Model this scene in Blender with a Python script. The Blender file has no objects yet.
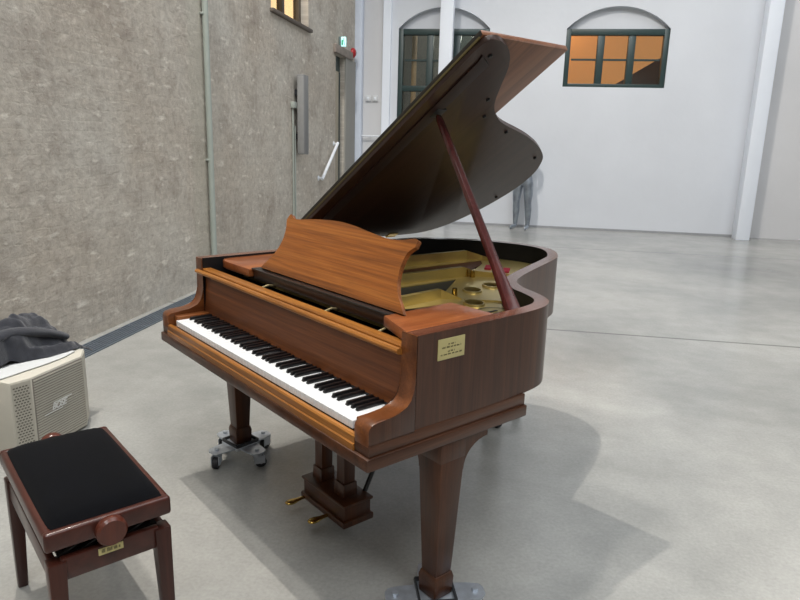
import bpy, bmesh, math, random
from mathutils import Vector, Matrix
random.seed(7)
SC = bpy.context.scene
COL = SC.collection
PI = math.pi
ANG = math.radians(-40.4)          # the piano stands at this angle to the hall

# ------------------------------------------------------------------ helpers
def lin(c):
    r = []
    for v in c[:3]:
        v = v / 255.0
        r.append(v / 12.92 if v <= 0.04045 else ((v + 0.055) / 1.055) ** 2.4)
    return (r[0], r[1], r[2], 1.0)

def mat_base(name):
    m = bpy.data.materials.new(name); m.use_nodes = True
    nt = m.node_tree
    return m, nt, nt.nodes['Principled BSDF']

def mat(name, col, rough=0.5, metal=0.0, coat=0.0, var=0.06, vscale=12.0, spec=None, sheen=0.0, bump=0.0, bscale=60.0):
    m, nt, b = mat_base(name)
    tc = nt.nodes.new('ShaderNodeTexCoord')
    n = nt.nodes.new('ShaderNodeTexNoise'); n.inputs['Scale'].default_value = vscale; n.inputs['Detail'].default_value = 5
    nt.links.new(tc.outputs['Object'], n.inputs['Vector'])
    r = nt.nodes.new('ShaderNodeValToRGB')
    c = lin(col)
    r.color_ramp.elements[0].position = 0.3; r.color_ramp.elements[1].position = 0.7
    r.color_ramp.elements[0].color = tuple(max(0, x * (1 - var)) for x in c[:3]) + (1,)
    r.color_ramp.elements[1].color = tuple(min(1, x * (1 + var)) for x in c[:3]) + (1,)
    nt.links.new(n.outputs['Fac'], r.inputs['Fac'])
    nt.links.new(r.outputs['Color'], b.inputs['Base Color'])
    b.inputs['Roughness'].default_value = rough
    b.inputs['Metallic'].default_value = metal
    b.inputs['Coat Weight'].default_value = coat
    b.inputs['Coat Roughness'].default_value = 0.08
    if spec is not None: b.inputs['Specular IOR Level'].default_value = spec
    if sheen: b.inputs['Sheen Weight'].default_value = sheen
    if bump:
        n2 = nt.nodes.new('ShaderNodeTexNoise'); n2.inputs['Scale'].default_value = bscale; n2.inputs['Detail'].default_value = 4
        nt.links.new(tc.outputs['Object'], n2.inputs['Vector'])
        bp = nt.nodes.new('ShaderNodeBump'); bp.inputs['Strength'].default_value = bump; bp.inputs['Distance'].default_value = 0.01
        nt.links.new(n2.outputs['Fac'], bp.inputs['Height']); nt.links.new(bp.outputs['Normal'], b.inputs['Normal'])
    return m

def wood(name, dark, mid, light, axis='X', rough=0.35, coat=0.25, cr=0.12, stretch=1.0, streak=0.35, freq=1.0):
    m, nt, b = mat_base(name)
    tc = nt.nodes.new('ShaderNodeTexCoord')
    def noise(al, ac, sc, det, dist):
        mp = nt.nodes.new('ShaderNodeMapping')
        s = [ac, ac, ac]; s['XYZ'.index(axis)] = al
        mp.inputs['Scale'].default_value = s
        nt.links.new(tc.outputs['Object'], mp.inputs['Vector'])
        n = nt.nodes.new('ShaderNodeTexNoise')
        n.inputs['Scale'].default_value = sc; n.inputs['Detail'].default_value = det
        n.inputs['Roughness'].default_value = 0.62; n.inputs['Distortion'].default_value = dist
        nt.links.new(mp.outputs['Vector'], n.inputs['Vector'])
        return n
    n1 = noise(0.6 * stretch, 11.0 * freq, 1.6, 7, 0.7)
    n2 = noise(2.5, 95.0, 2.0, 4, 0.2)
    r = nt.nodes.new('ShaderNodeValToRGB'); cr_ = r.color_ramp
    def rich(c):
        c = lin(c); y_ = .3*c[0] + .59*c[1] + .11*c[2]
        return tuple(max(0., y_ + (v - y_)*1.08) for v in c[:3]) + (1.,)
    dark, mid, light = rich(dark), rich(mid), rich(light)
    b.inputs['Specular IOR Level'].default_value = .36
    cr_.elements[0].position = 0.28; cr_.elements[0].color = dark
    cr_.elements[1].position = 0.74; cr_.elements[1].color = light
    e = cr_.elements.new(0.5); e.color = mid
    nt.links.new(n1.outputs['Fac'], r.inputs['Fac'])
    mr = nt.nodes.new('ShaderNodeMapRange')
    mr.inputs['From Min'].default_value = 0.3; mr.inputs['From Max'].default_value = 0.62
    mr.inputs['To Min'].default_value = 1 - streak; mr.inputs['To Max'].default_value = 1.0
    nt.links.new(n2.outputs['Fac'], mr.inputs['Value'])
    mx = nt.nodes.new('ShaderNodeMix'); mx.data_type = 'RGBA'; mx.blend_type = 'MULTIPLY'
    mx.inputs['Factor'].default_value = 1.0
    nt.links.new(r.outputs['Color'], mx.inputs['A']); nt.links.new(mr.outputs['Result'], mx.inputs['B'])
    nt.links.new(mx.outputs['Result'], b.inputs['Base Color'])
    b.inputs['Roughness'].default_value = rough
    b.inputs['Coat Weight'].default_value = coat*.6; b.inputs['Coat Roughness'].default_value = cr
    return m

def emis(name, col, strength):
    m, nt, b = mat_base(name)
    b.inputs['Base Color'].default_value = lin(col)
    b.inputs['Emission Color'].default_value = lin(col)
    b.inputs['Emission Strength'].default_value = strength
    return m

def box(bm, x0, x1, y0, y1, z0, z1, bev=0.0, seg=2):
    vs = [bm.verts.new(p) for p in ((x0,y0,z0),(x1,y0,z0),(x1,y1,z0),(x0,y1,z0),(x0,y0,z1),(x1,y0,z1),(x1,y1,z1),(x0,y1,z1))]
    fs = [bm.faces.new([vs[i] for i in f]) for f in ((3,2,1,0),(4,5,6,7),(0,1,5,4),(1,2,6,5),(2,3,7,6),(3,0,4,7))]
    if bev > 0:
        es = list({e for f in fs for e in f.edges})
        bmesh.ops.bevel(bm, geom=es, offset=bev, segments=seg, profile=0.5, affect='EDGES')
    return vs

def frustum(bm, cx, cy, z0, z1, w0, d0, w1, d1, bev=0.0, cx1=None, cy1=None):
    if cx1 is None: cx1, cy1 = cx, cy
    ps = []
    for (x, y, z, w, d) in ((cx, cy, z0, w0, d0), (cx1, cy1, z1, w1, d1)):
        ps += [(x-w/2,y-d/2,z),(x+w/2,y-d/2,z),(x+w/2,y+d/2,z),(x-w/2,y+d/2,z)]
    vs = [bm.verts.new(p) for p in ps]
    fs = [bm.faces.new([vs[i] for i in f]) for f in ((3,2,1,0),(4,5,6,7),(0,1,5,4),(1,2,6,5),(2,3,7,6),(3,0,4,7))]
    if bev > 0:
        es = list({e for f in fs for e in f.edges})
        bmesh.ops.bevel(bm, geom=es, offset=bev, segments=2, profile=0.5, affect='EDGES')

def cyl(bm, p0, p1, r0, r1=None, seg=20, caps=True):
    p0 = Vector(p0); p1 = Vector(p1); r1 = r0 if r1 is None else r1
    d = (p1 - p0).normalized()
    a = d.orthogonal().normalized(); b = d.cross(a)
    ra, rb = [], []
    for i in range(seg):
        t = 2 * PI * i / seg; v = a * math.cos(t) + b * math.sin(t)
        ra.append(bm.verts.new(p0 + v * r0)); rb.append(bm.verts.new(p1 + v * r1))
    for i in range(seg):
        j = (i + 1) % seg
        bm.faces.new((ra[i], ra[j], rb[j], rb[i]))
    if caps:
        bm.faces.new(ra[::-1]); bm.faces.new(rb)

def tube(bm, pts, r, seg=12):
    for i in range(len(pts) - 1):
        cyl(bm, pts[i], pts[i+1], r, r, seg)
    for p in pts[1:-1]:
        bmesh.ops.create_uvsphere(bm, u_segments=seg, v_segments=6, radius=r, matrix=Matrix.Translation(p))

def lathe(bm, c, prof, axis='Z', seg=28):
    # prof: list of (radius, height)
    rings = []
    for (r, h) in prof:
        ring = []
        for i in range(seg):
            t = 2 * PI * i / seg
            u, v = r * math.cos(t), r * math.sin(t)
            p = {'Z': (u, v, h), 'X': (h, u, v), 'Y': (v, h, u)}[axis]
            ring.append(bm.verts.new(Vector(c) + Vector(p)))
        rings.append(ring)
    for a, b in zip(rings[:-1], rings[1:]):
        for i in range(seg):
            j = (i + 1) % seg
            bm.faces.new((a[i], a[j], b[j], b[i]))
    bm.faces.new(rings[0][::-1]); bm.faces.new(rings[-1])

def prism(bm, pts, axis, lo, hi, bev=0.0):
    # pts in the plane across `axis`: X -> (y,z); Y -> (x,z); Z -> (x,y)
    def P(a, b, h):
        return {'X': (h, a, b), 'Y': (a, h, b), 'Z': (a, b, h)}[axis]
    A = [bm.verts.new(P(a, b, lo)) for a, b in pts]
    B = [bm.verts.new(P(a, b, hi)) for a, b in pts]
    n = len(pts); fs = []
    fs.append(bm.faces.new(A)); fs.append(bm.faces.new(B[::-1]))
    for i in range(n):
        j = (i + 1) % n
        fs.append(bm.faces.new((A[j], A[i], B[i], B[j])))
    if bev > 0:
        es = list({e for f in fs[:2] for e in f.edges})
        bmesh.ops.bevel(bm, geom=es, offset=bev, segments=2, profile=0.5, affect='EDGES')
    return fs

def plate_holes(bm, outer, holes, z0, z1):
    loops = [outer] + holes
    def ring(z):
        es = []; vv = []
        for L in loops:
            vs = [bm.verts.new((a, b, z)) for a, b in L]
            vv.append(vs)
            for i in range(len(vs)):
                es.append(bm.edges.new((vs[i], vs[(i+1) % len(vs)])))
        bmesh.ops.triangle_fill(bm, edges=es, use_beauty=True)
        return vv
    a = ring(z0); b = ring(z1)
    for va, vb in zip(a, b):
        n = len(va)
        for i in range(n):
            j = (i+1) % n
            bm.faces.new((va[i], va[j], vb[j], vb[i]))

def build(name, bm, materials, parent=None, smooth=35):
    bmesh.ops.recalc_face_normals(bm, faces=bm.faces[:])
    me = bpy.data.meshes.new(name); bm.to_mesh(me); bm.free()
    if not isinstance(materials, (list, tuple)): materials = [materials]
    for m in materials: me.materials.append(m)
    if smooth:
        for p in me.polygons: p.use_smooth = True
        me.set_sharp_from_angle(angle=math.radians(smooth))
    o = bpy.data.objects.new(name, me); COL.objects.link(o)
    if parent: o.parent = parent
    return o

def B(): return bmesh.new()

def tag(o, label, cat, group=None, kind=None):
    if label: o['label'] = label
    if cat: o['category'] = cat
    if group: o['group'] = group
    if kind: o['kind'] = kind
    return o

def thing(name, label, cat, loc=(0,0,0), rz=0.0, group=None):
    o = bpy.data.objects.new(name, None); COL.objects.link(o)
    o.empty_display_size = 0.1
    o.location = loc; o.rotation_euler = (0, 0, rz)
    return tag(o, label, cat, group)

def dup(root, loc, rz, label):
    r = root.copy(); COL.objects.link(r); r.location = loc; r.rotation_euler = (0,0,rz); r['label'] = label
    for ch in list(root.children):
        c = ch.copy(); COL.objects.link(c); c.parent = r
        for g in list(ch.children):
            d = g.copy(); COL.objects.link(d); d.parent = c
    return r

def smooth_curve(pts, n=6, closed=False):
    out = []; N = len(pts)
    rng = range(N) if closed else range(N - 1)
    for i in rng:
        g = lambda k: Vector(pts[k % N] if closed else pts[max(0, min(N-1, k))])
        p0, p1, p2, p3 = g(i-1), g(i), g(i+1), g(i+2)
        for k in range(n):
            t = k / n
            out.append(tuple(0.5*((2*p1) + (p2-p0)*t + (2*p0-5*p1+4*p2-p3)*t*t + (3*p1-p0-3*p2+p3)*t**3)))
    if not closed: out.append(tuple(pts[-1]))
    return out

def offset_line(pts, d):
    # shift an open polyline to its left by d
    out = []; N = len(pts)
    for i in range(N):
        a = Vector(pts[max(0, i-1)]); b = Vector(pts[min(N-1, i+1)])
        t = (b - a).normalized(); n = Vector((-t.y, t.x))
        out.append(tuple(Vector(pts[i]) + n * d))
    return out

def boolean_cut(o, cutters):
    for c in cutters:
        md = o.modifiers.new('cut', 'BOOLEAN'); md.operation = 'DIFFERENCE'; md.object = c; md.solver = 'EXACT'
    bpy.context.view_layer.update()
    dg = bpy.context.evaluated_depsgraph_get()
    me = bpy.data.meshes.new_from_object(o.evaluated_get(dg))
    o.modifiers.clear()
    old = o.data; o.data = me; bpy.data.meshes.remove(old)
    for c in cutters:
        d = c.data; bpy.data.objects.remove(c); bpy.data.meshes.remove(d)

def bake(o):
    bpy.context.view_layer.update()
    dg = bpy.context.evaluated_depsgraph_get()
    me = bpy.data.meshes.new_from_object(o.evaluated_get(dg))
    o.modifiers.clear(); o.data = me
    for p in me.polygons: p.use_smooth = True

# ------------------------------------------------------------------ materials
W_DESK  = wood('walnut_desk', (88,50,25), (146,88,44), (172,112,60), 'X', 0.38, 0.2, stretch=0.5, freq=1.5)
W_RAIL  = wood('walnut_rail', (124,80,40), (156,102,52), (182,126,70), 'X', 0.32, 0.3)
W_FALL  = wood('walnut_fallboard', (76,42,25), (114,66,38), (144,88,52), 'X', 0.45, 0.05, stretch=0.5, freq=1.4)
W_RIM   = wood('mahogany_rim', (56,33,23), (75,46,32), (93,60,42), 'Z', 0.34, 0.28, cr=0.16, freq=1.1)
W_ARM   = wood('walnut_arm', (86,50,30), (114,68,40), (138,86,52), 'Y', 0.3, 0.4)
W_BASE  = wood('walnut_base', (58,34,22), (80,48,31), (102,63,41), 'X', 0.34, 0.3)
W_BASEY = wood('walnut_base_side', (58,34,22), (80,48,31), (102,63,41), 'Y', 0.34, 0.3)
W_SHELF = wood('redwood_shelf', (106,60,38), (144,84,52), (172,112,72), 'Y', 0.3, 0.35, stretch=2.0, freq=0.6)
W_LEG   = wood('walnut_leg', (56,33,22), (74,44,28), (92,56,36), 'Z', 0.38, 0.15)
W_LID   = wood('lid_underside', (44,30,26), (55,38,33), (66,47,40), 'X', 0.4, 0.25, cr=0.22, streak=0.15)
W_LID.node_tree.nodes['Principled BSDF'].inputs['Specular IOR Level'].default_value = .3
W_FLAP  = wood('lid_top_wood', (104,68,50), (130,88,65), (150,104,78), 'X', 0.35, 0.3, streak=0.2)
W_PROP  = wood('prop_wood', (66,30,30), (84,42,40), (100,54,50), 'Z', 0.25, 0.6)
W_BENCH = wood('bench_wood', (54,28,23), (70,36,29), (82,44,35), 'X', 0.34, 0.3, streak=0.15)
W_RED   = wood('rim_top_red', (84,50,39), (106,66,51), (126,84,66), 'Y', 0.25, 0.5)
M_BLACK = mat('black_lacquer', (14,14,16), 0.3, coat=0.3)
M_LEDGE = mat('dark_lid_edge', (24,20,15), 0.45)
M_INNER = mat('black_case_lining', (12,12,15), 0.6)
M_IVORY = mat('white_keytop', (238,240,242), 0.25, coat=0.3, var=0.01)
M_EBONY = mat('black_keytop', (16,16,19), 0.3, coat=0.2)
M_GOLD  = mat('gold_iron_plate', (204,182,116), 0.32, metal=0.75, var=0.12, vscale=6)
M_BRASS = mat('brass', (196,164,92), 0.25, metal=1.0)
M_PLAQ  = mat('plaque_gold', (202,190,134), 0.45, metal=0.3, var=0.05)
M_INK   = mat('dark_engraving', (92,84,52), 0.6)
M_CHROME= mat('zinc_steel', (196,203,212), 0.32, metal=0.65, var=0.15, vscale=25)
M_RUBBER= mat('dark_rubber', (32,33,36), 0.55)
M_FELT  = mat('red_felt', (170,40,58), 0.9)
M_STEEL = mat('steel_string', (120,124,128), 0.35, metal=0.9)
M_COPPER= mat('copper_string', (150,104,88), 0.4, metal=0.9)
M_SOUND = mat('soundboard_wood', (96,78,56), 0.5, var=0.15)
M_VELVET= mat('black_velvet', (5,6,10), 0.95, sheen=0.02, var=0.2, bump=0.1, bscale=500, spec=.15)
M_SPK   = mat('cream_plastic', (202,197,184), 0.5, var=0.03)
M_GRILL = mat('cream_grille', (186,181,168), 0.55, var=0.03)
M_GRILLD= mat('grille_slot', (104,100,90), 0.7)
M_LOGO  = mat('white_badge', (226,226,222), 0.35)
M_JACKET= mat('charcoal_fleece', (42,44,52), 0.95, sheen=0.35, var=0.16, vscale=40, bump=0.3, bscale=220)
M_WHITE = mat('white_cloth', (204,206,206), 0.8, var=0.02)
M_GREEN = mat('dark_green_paint', (44,62,62), 0.4, var=0.05)
M_PIPE  = mat('sage_pipe_paint', (158,165,158), 0.45, var=0.04)
M_GREYP = mat('grey_speaker_paint', (124,124,124), 0.6, var=0.03)
M_WPAINT= mat('white_metal_paint', (228,232,238), 0.4, var=0.02)
M_STATUE= mat('silver_patina', (146,154,164), 0.36, metal=0.7, var=0.25, vscale=9)
M_REDB  = mat('red_bell', (170,28,34), 0.35)
M_SWITCH= mat('switch_plastic', (206,208,210), 0.5)
M_DARKM = mat('dark_metal', (52,54,58), 0.5, metal=0.4)
M_DOOR  = mat('beige_door', (156,146,128), 0.6, var=0.05)
M_SILL  = mat('dark_sill', (92,84,76), 0.7)
M_LINTEL= mat('lintel_stone', (140,130,122), 0.8, var=0.15)

def plaster(name, col, bumpk=0.08, rough=0.75):
    m, nt, b = mat_base(name)
    tc = nt.nodes.new('ShaderNodeTexCoord')
    n = nt.nodes.new('ShaderNodeTexNoise'); n.inputs['Scale'].default_value = 0.9; n.inputs['Detail'].default_value = 8
    nt.links.new(tc.outputs['Object'], n.inputs['Vector'])
    r = nt.nodes.new('ShaderNodeValToRGB'); c = lin(col)
    r.color_ramp.elements[0].position = .3; r.color_ramp.elements[1].position = .7
    r.color_ramp.elements[0].color = tuple(x*.955 for x in c[:3])+(1,)
    r.color_ramp.elements[1].color = tuple(min(1,x*1.03) for x in c[:3])+(1,)
    nt.links.new(n.outputs['Fac'], r.inputs['Fac']); nt.links.new(r.outputs['Color'], b.inputs['Base Color'])
    n2 = nt.nodes.new('ShaderNodeTexNoise'); n2.inputs['Scale'].default_value = 9; n2.inputs['Detail'].default_value = 6
    nt.links.new(tc.outputs['Object'], n2.inputs['Vector'])
    bp = nt.nodes.new('ShaderNodeBump'); bp.inputs['Strength'].default_value = bumpk; bp.inputs['Distance'].default_value = .03
    nt.links.new(n2.outputs['Fac'], bp.inputs['Height']); nt.links.new(bp.outputs['Normal'], b.inputs['Normal'])
    b.inputs['Roughness'].default_value = rough
    return m
M_BACK  = plaster('white_plaster', (212,216,223))
M_BACK2 = plaster('grey_plaster', (204,204,206))  # real grey paint right of the column, painted-in shade on the corner strip
M_COLW  = plaster('white_column_paint', (232,238,248), 0.02, 0.5)
M_CEIL  = plaster('ceiling_paint', (170,170,172))
M_HALL  = plaster('hall_wall_paint', (118,116,114))

def brick_mat():
    m, nt, b = mat_base('limewashed_brick')
    L = nt.links.new
    tc = nt.nodes.new('ShaderNodeTexCoord')
    sp = nt.nodes.new('ShaderNodeSeparateXYZ'); L(tc.outputs['Object'], sp.inputs[0])
    cb = nt.nodes.new('ShaderNodeCombineXYZ'); L(sp.outputs['Y'], cb.inputs['X']); L(sp.outputs['Z'], cb.inputs['Y'])
    nd = nt.nodes.new('ShaderNodeTexNoise'); nd.inputs['Scale'].default_value = 5; nd.inputs['Detail'].default_value = 4
    L(cb.outputs[0], nd.inputs['Vector'])
    sb = nt.nodes.new('ShaderNodeVectorMath'); sb.operation = 'SUBTRACT'; sb.inputs[1].default_value = (.5,.5,.5); L(nd.outputs['Color'], sb.inputs[0])
    sc_ = nt.nodes.new('ShaderNodeVectorMath'); sc_.operation = 'SCALE'; sc_.inputs['Scale'].default_value = .065; L(sb.outputs[0], sc_.inputs[0])
    ad = nt.nodes.new('ShaderNodeVectorMath'); ad.operation = 'ADD'; L(cb.outputs[0], ad.inputs[0]); L(sc_.outputs[0], ad.inputs[1])
    br = nt.nodes.new('ShaderNodeTexBrick')
    br.inputs['Scale'].default_value = 1.0; br.inputs['Brick Width'].default_value = .26; br.inputs['Row Height'].default_value = .078
    br.inputs['Mortar Size'].default_value = .008; br.inputs['Mortar Smooth'].default_value = .6
    br.inputs['Color1'].default_value = lin((193,182,168)); br.inputs['Color2'].default_value = lin((182,172,159)); br.inputs['Mortar'].default_value = lin((186,176,162))
    L(ad.outputs[0], br.inputs['Vector'])
    def noise(s, d, r=.6):
        n = nt.nodes.new('ShaderNodeTexNoise'); n.inputs['Scale'].default_value = s; n.inputs['Detail'].default_value = d; n.inputs['Roughness'].default_value = r
        L(cb.outputs[0], n.inputs['Vector']); return n
    def mixc(fac, a, bcol, blend='MIX'):
        mx = nt.nodes.new('ShaderNodeMix'); mx.data_type = 'RGBA'; mx.blend_type = blend
        L(fac, mx.inputs['Factor']); L(a, mx.inputs['A'])
        if isinstance(bcol, tuple): mx.inputs['B'].default_value = bcol
        else: L(bcol, mx.inputs['B'])
        return mx.outputs['Result']
    def ramp(src, lo, hi, a=0., bb=1.):
        mr = nt.nodes.new('ShaderNodeMapRange'); mr.inputs['From Min'].default_value = lo; mr.inputs['From Max'].default_value = hi
        mr.inputs['To Min'].default_value = a; mr.inputs['To Max'].default_value = bb
        L(src, mr.inputs['Value']); return mr.outputs['Result']
    big = noise(.55, 6); med = noise(2.3, 8, .7); fine = noise(16, 6, .7)
    c = mixc(ramp(big.outputs['Fac'], .36, .62, 0, .9), br.outputs['Color'], lin((203,198,188)))
    c = mixc(ramp(med.outputs['Fac'], .48, .70, 0, .7), c, lin((150,138,127)))
    # small chips of old limewash, stretched along the courses
    mp = nt.nodes.new('ShaderNodeMapping'); mp.inputs['Scale'].default_value = (5.0, 12, 1); L(cb.outputs[0], mp.inputs['Vector'])
    ch = nt.nodes.new('ShaderNodeTexNoise'); ch.inputs['Scale'].default_value = 1.0; ch.inputs['Detail'].default_value = 4; ch.inputs['Roughness'].default_value = .55
    L(mp.outputs[0], ch.inputs['Vector'])
    c = mixc(ramp(ch.outputs['Fac'], .6, .7, 0, .7), c, lin((232,226,214)))
    c = mixc(ramp(fine.outputs['Fac'], .4, .7, .0, .4), c, lin((112,102,92)))
    # pale strip of patched plaster beside the tall pipe
    s1 = ramp(sp.outputs['Y'], 3.42, 3.5); s2 = ramp(sp.outputs['Y'], 3.86, 3.78)
    mu = nt.nodes.new('ShaderNodeMath'); mu.operation = 'MULTIPLY'; L(s1, mu.inputs[0]); L(s2, mu.inputs[1])
    mu2 = nt.nodes.new('ShaderNodeMath'); mu2.operation = 'MULTIPLY'; L(mu.outputs[0], mu2.inputs[0]); mu2.inputs[1].default_value = .4
    c = mixc(mu2.outputs[0], c, lin((176,172,158)))
    L(c, b.inputs['Base Color'])
    b.inputs['Roughness'].default_value = .85
    h = nt.nodes.new('ShaderNodeMath'); h.operation = 'MULTIPLY_ADD'; L(br.outputs['Fac'], h.inputs[0]); h.inputs[1].default_value = -.03; L(med.outputs['Fac'], h.inputs[2])
    h2 = nt.nodes.new('ShaderNodeMath'); h2.operation = 'MULTIPLY_ADD'; L(fine.outputs['Fac'], h2.inputs[0]); h2.inputs[1].default_value = .5; L(h.outputs[0], h2.inputs[2])
    bp = nt.nodes.new('ShaderNodeBump'); bp.inputs['Strength'].default_value = .8; bp.inputs['Distance'].default_value = .025
    L(h2.outputs[0], bp.inputs['Height']); L(bp.outputs['Normal'], b.inputs['Normal'])
    return m
M_BRICK = brick_mat()

def floor_mat():
    m, nt, b = mat_base('polished_concrete')
    L = nt.links.new
    tc = nt.nodes.new('ShaderNodeTexCoord')
    def noise(s, d, r=.6, dist=0.):
        n = nt.nodes.new('ShaderNodeTexNoise'); n.inputs['Scale'].default_value = s; n.inputs['Detail'].default_value = d
        n.inputs['Roughness'].default_value = r; n.inputs['Distortion'].default_value = dist
        L(tc.outputs['Object'], n.inputs['Vector']); return n
    a = noise(.55, 9, .6, .2); f = noise(5, 9, .68, .0); g = noise(70, 4, .6)
    r = nt.nodes.new('ShaderNodeValToRGB')
    r.color_ramp.elements[0].position = .3; r.color_ramp.elements[0].color = lin((134,135,132))
    r.color_ramp.elements[1].position = .72; r.color_ramp.elements[1].color = lin((184,183,178))
    L(a.outputs['Fac'], r.inputs['Fac'])
    def mr(src, lo, hi, x, y):
        n = nt.nodes.new('ShaderNodeMapRange'); n.inputs['From Min'].default_value = lo; n.inputs['From Max'].default_value = hi
        n.inputs['To Min'].default_value = x; n.inputs['To Max'].default_value = y; L(src, n.inputs['Value']); return n.outputs['Result']
    def mul(c, v):
        mx = nt.nodes.new('ShaderNodeMix'); mx.data_type = 'RGBA'; mx.blend_type = 'MULTIPLY'; mx.inputs['Factor'].default_value = 1
        L(c, mx.inputs['A']); L(v, mx.inputs['B']); return mx.outputs['Result']
    c = mul(r.outputs['Color'], mr(f.outputs['Fac'], .3, .7, .88, 1.05))
    c = mul(c, mr(g.outputs['Fac'], .3, .7, .9, 1.06))
    sp = nt.nodes.new('ShaderNodeSeparateXYZ'); L(tc.outputs['Object'], sp.inputs[0])
    # sawn control joints
    def joint(out, at):
        s = nt.nodes.new('ShaderNodeMath'); s.operation = 'SUBTRACT'; L(out, s.inputs[0]); s.inputs[1].default_value = at
        ab = nt.nodes.new('ShaderNodeMath'); ab.operation = 'ABSOLUTE'; L(s.outputs[0], ab.inputs[0])
        return mr(ab.outputs[0], .010, .020, .42, 1.0)
    c = mul(c, joint(sp.outputs['Y'], 2.9)); c = mul(c, joint(sp.outputs['Y'], 7.6))
    L(c, b.inputs['Base Color'])
    L(mr(a.outputs['Fac'], .3, .7, .18, .27), b.inputs['Roughness'])
    b.inputs['Specular IOR Level'].default_value = .5
    return m
M_FLOOR = floor_mat()

def glass_mat(name, tint, mixf):
    m = bpy.data.materials.new(name); m.use_nodes = True; nt = m.node_tree; nt.nodes.clear()
    o = nt.nodes.new('ShaderNodeOutputMaterial'); t = nt.nodes.new('ShaderNodeBsdfTransparent'); g = nt.nodes.new('ShaderNodeBsdfGlossy')
    t.inputs['Color'].default_value = lin(tint); g.inputs['Roughness'].default_value = .02
    x = nt.nodes.new('ShaderNodeMixShader'); x.inputs[0].default_value = mixf
    nt.links.new(t.outputs[0], x.inputs[1]); nt.links.new(g.outputs[0], x.inputs[2]); nt.links.new(x.outputs[0], o.inputs[0])
    return m
M_GLASS = glass_mat('window_glass', (235,235,230), .10)

# ------------------------------------------------------------------ the hall
HX0, HX1, HY0, HY1, HZ = -1.58, 13.0, -8.0, 10.05, 11.6
bm = B(); box(bm, HX0-.6, HX1+.4, HY0-.4, HY1+.6, -.2, 0)
tag(build('floor', bm, M_FLOOR, smooth=0), 'polished grey concrete floor of the hall', 'floor', kind='structure')
bm = B(); box(bm, HX0-.6, HX1+.4, HY0-.4, HY1+.6, HZ, HZ+.3)
ceiling = tag(build('ceiling', bm, M_CEIL, smooth=0), 'pale ceiling high above the hall', 'ceiling', kind='structure')
bm = B(); box(bm, HX1, HX1+.3, HY0, HY1, 0, HZ)
tag(build('wall_right', bm, M_HALL, smooth=0), 'grey plastered wall on the right of the hall', 'wall', kind='structure')
bm = B(); box(bm, HX0-.4, HX1+.3, HY0-.3, HY0, 0, HZ)
tag(build('wall_front', bm, M_HALL, smooth=0), 'grey plastered wall behind the camera', 'wall', kind='structure')

# left brick wall with a lit window and a doorway
WT = .45
bm = B(); box(bm, HX0-WT, HX0, HY0, HY1+.45, 0, HZ); wl = build('wall_left', bm, M_BRICK, smooth=0)
bm = B(); prism(bm, [(HX0+.1,5.62),(HX0+.1,7.10),(HX0-.2,7.10),(HX0-WT-.1,8.4),(HX0-WT-.1,5.2),(HX0-.2,5.62)], 'Z', 2.995, 4.7); c1 = build('cutter', bm, M_BRICK, smooth=0)
bm = B(); box(bm, HX0-.34, HX0+.1, 8.56, 9.12, -.1, 2.86); c2 = build('cutter', bm, M_BRICK, smooth=0)
boolean_cut(wl, [c1, c2])
tag(wl, 'old grey brown brick wall with worn limewash', 'wall', kind='structure')
# back wall with two arched niches
AR = [(2.16,3.88), (-.81,.83)]
def arch_pts(x0, x1, zb, zs, rise):
    w = x1-x0; R = (w*w/4 + rise*rise)/(2*rise); cz = zs + rise - R; cx = (x0+x1)/2; a = math.asin(w/2/R)
    return [(x0,zb),(x1,zb)] + [(cx + R*math.sin(t), cz + R*math.cos(t)) for t in [a - 2*a*i/24 for i in range(25)]]
bm = B(); box(bm, HX0, HX1+.3, HY1, HY1+.45, 0, HZ); wb = build('wall_back', bm, M_BACK, smooth=0)
cut = []
for (x0, x1), zb in zip(AR, (2.51, 1.25)):
    bm = B(); prism(bm, arch_pts(x0, x1, zb, 3.475, .36), 'Y', HY1-.1, HY1+.13); cut.append(build('cutter', bm, M_BACK, smooth=0))
    bm = B(); box(bm, x0+.02, x1-.02, HY1+.10, HY1+.6, zb+.01, 3.46); cut.append(build('cutter', bm, M_BACK, smooth=0))
boolean_cut(wb, cut)
tag(wb, 'tall white plastered back wall with two arched window niches', 'wall', kind='structure')
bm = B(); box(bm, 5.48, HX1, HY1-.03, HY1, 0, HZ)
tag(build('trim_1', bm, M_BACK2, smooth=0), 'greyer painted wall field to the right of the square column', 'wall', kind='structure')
bm = B(); box(bm, HX0, -1.09, HY1-.02, HY1, 0, HZ)  # end of the back wall, its shade put into a greyer colour
tag(build('trim_2', bm, M_BACK2, smooth=0), 'wall strip beside the corner pipe, its shade painted in as grey', 'wall', kind='structure')
bm = B(); box(bm, -1.09, -.94, HY1-.07, HY1, 0, HZ, .01)
tag(build('trim_3', bm, M_COLW, smooth=0), 'narrow white pilaster left of the partly hidden window', 'pilaster', kind='structure')
bm = B(); box(bm, HX0, HX1, HY1-.012, HY1, 0, .035)
tag(build('baseboard_back', bm, mat('baseboard_grey', (150,152,156), .6), smooth=0), 'low grey base strip along the back wall', 'baseboard', kind='structure')
for i, (x0, x1, lab) in enumerate(((5.25,5.47,'square white column on the right with floor reflection'), (-.01,.215,'square white column rising behind the raised lid'))):
    bm = B(); box(bm, x0, x1, 9.6, 9.84, 0, HZ, .006)
    c = build('trim_%d' % (4+i), bm, M_COLW); tag(c, lab, 'column', kind='structure')
bm = B(); box(bm, -1.60, -1.445, 9.86, 10.03, 0, HZ, .03, 3)
tag(build('trim_6', bm, mat('pale_blue_pipe_paint', (206,214,228), .4, var=.02)), 'pale bluish boxed pipe in the corner of the hall', 'pipe', kind='structure')

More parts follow.
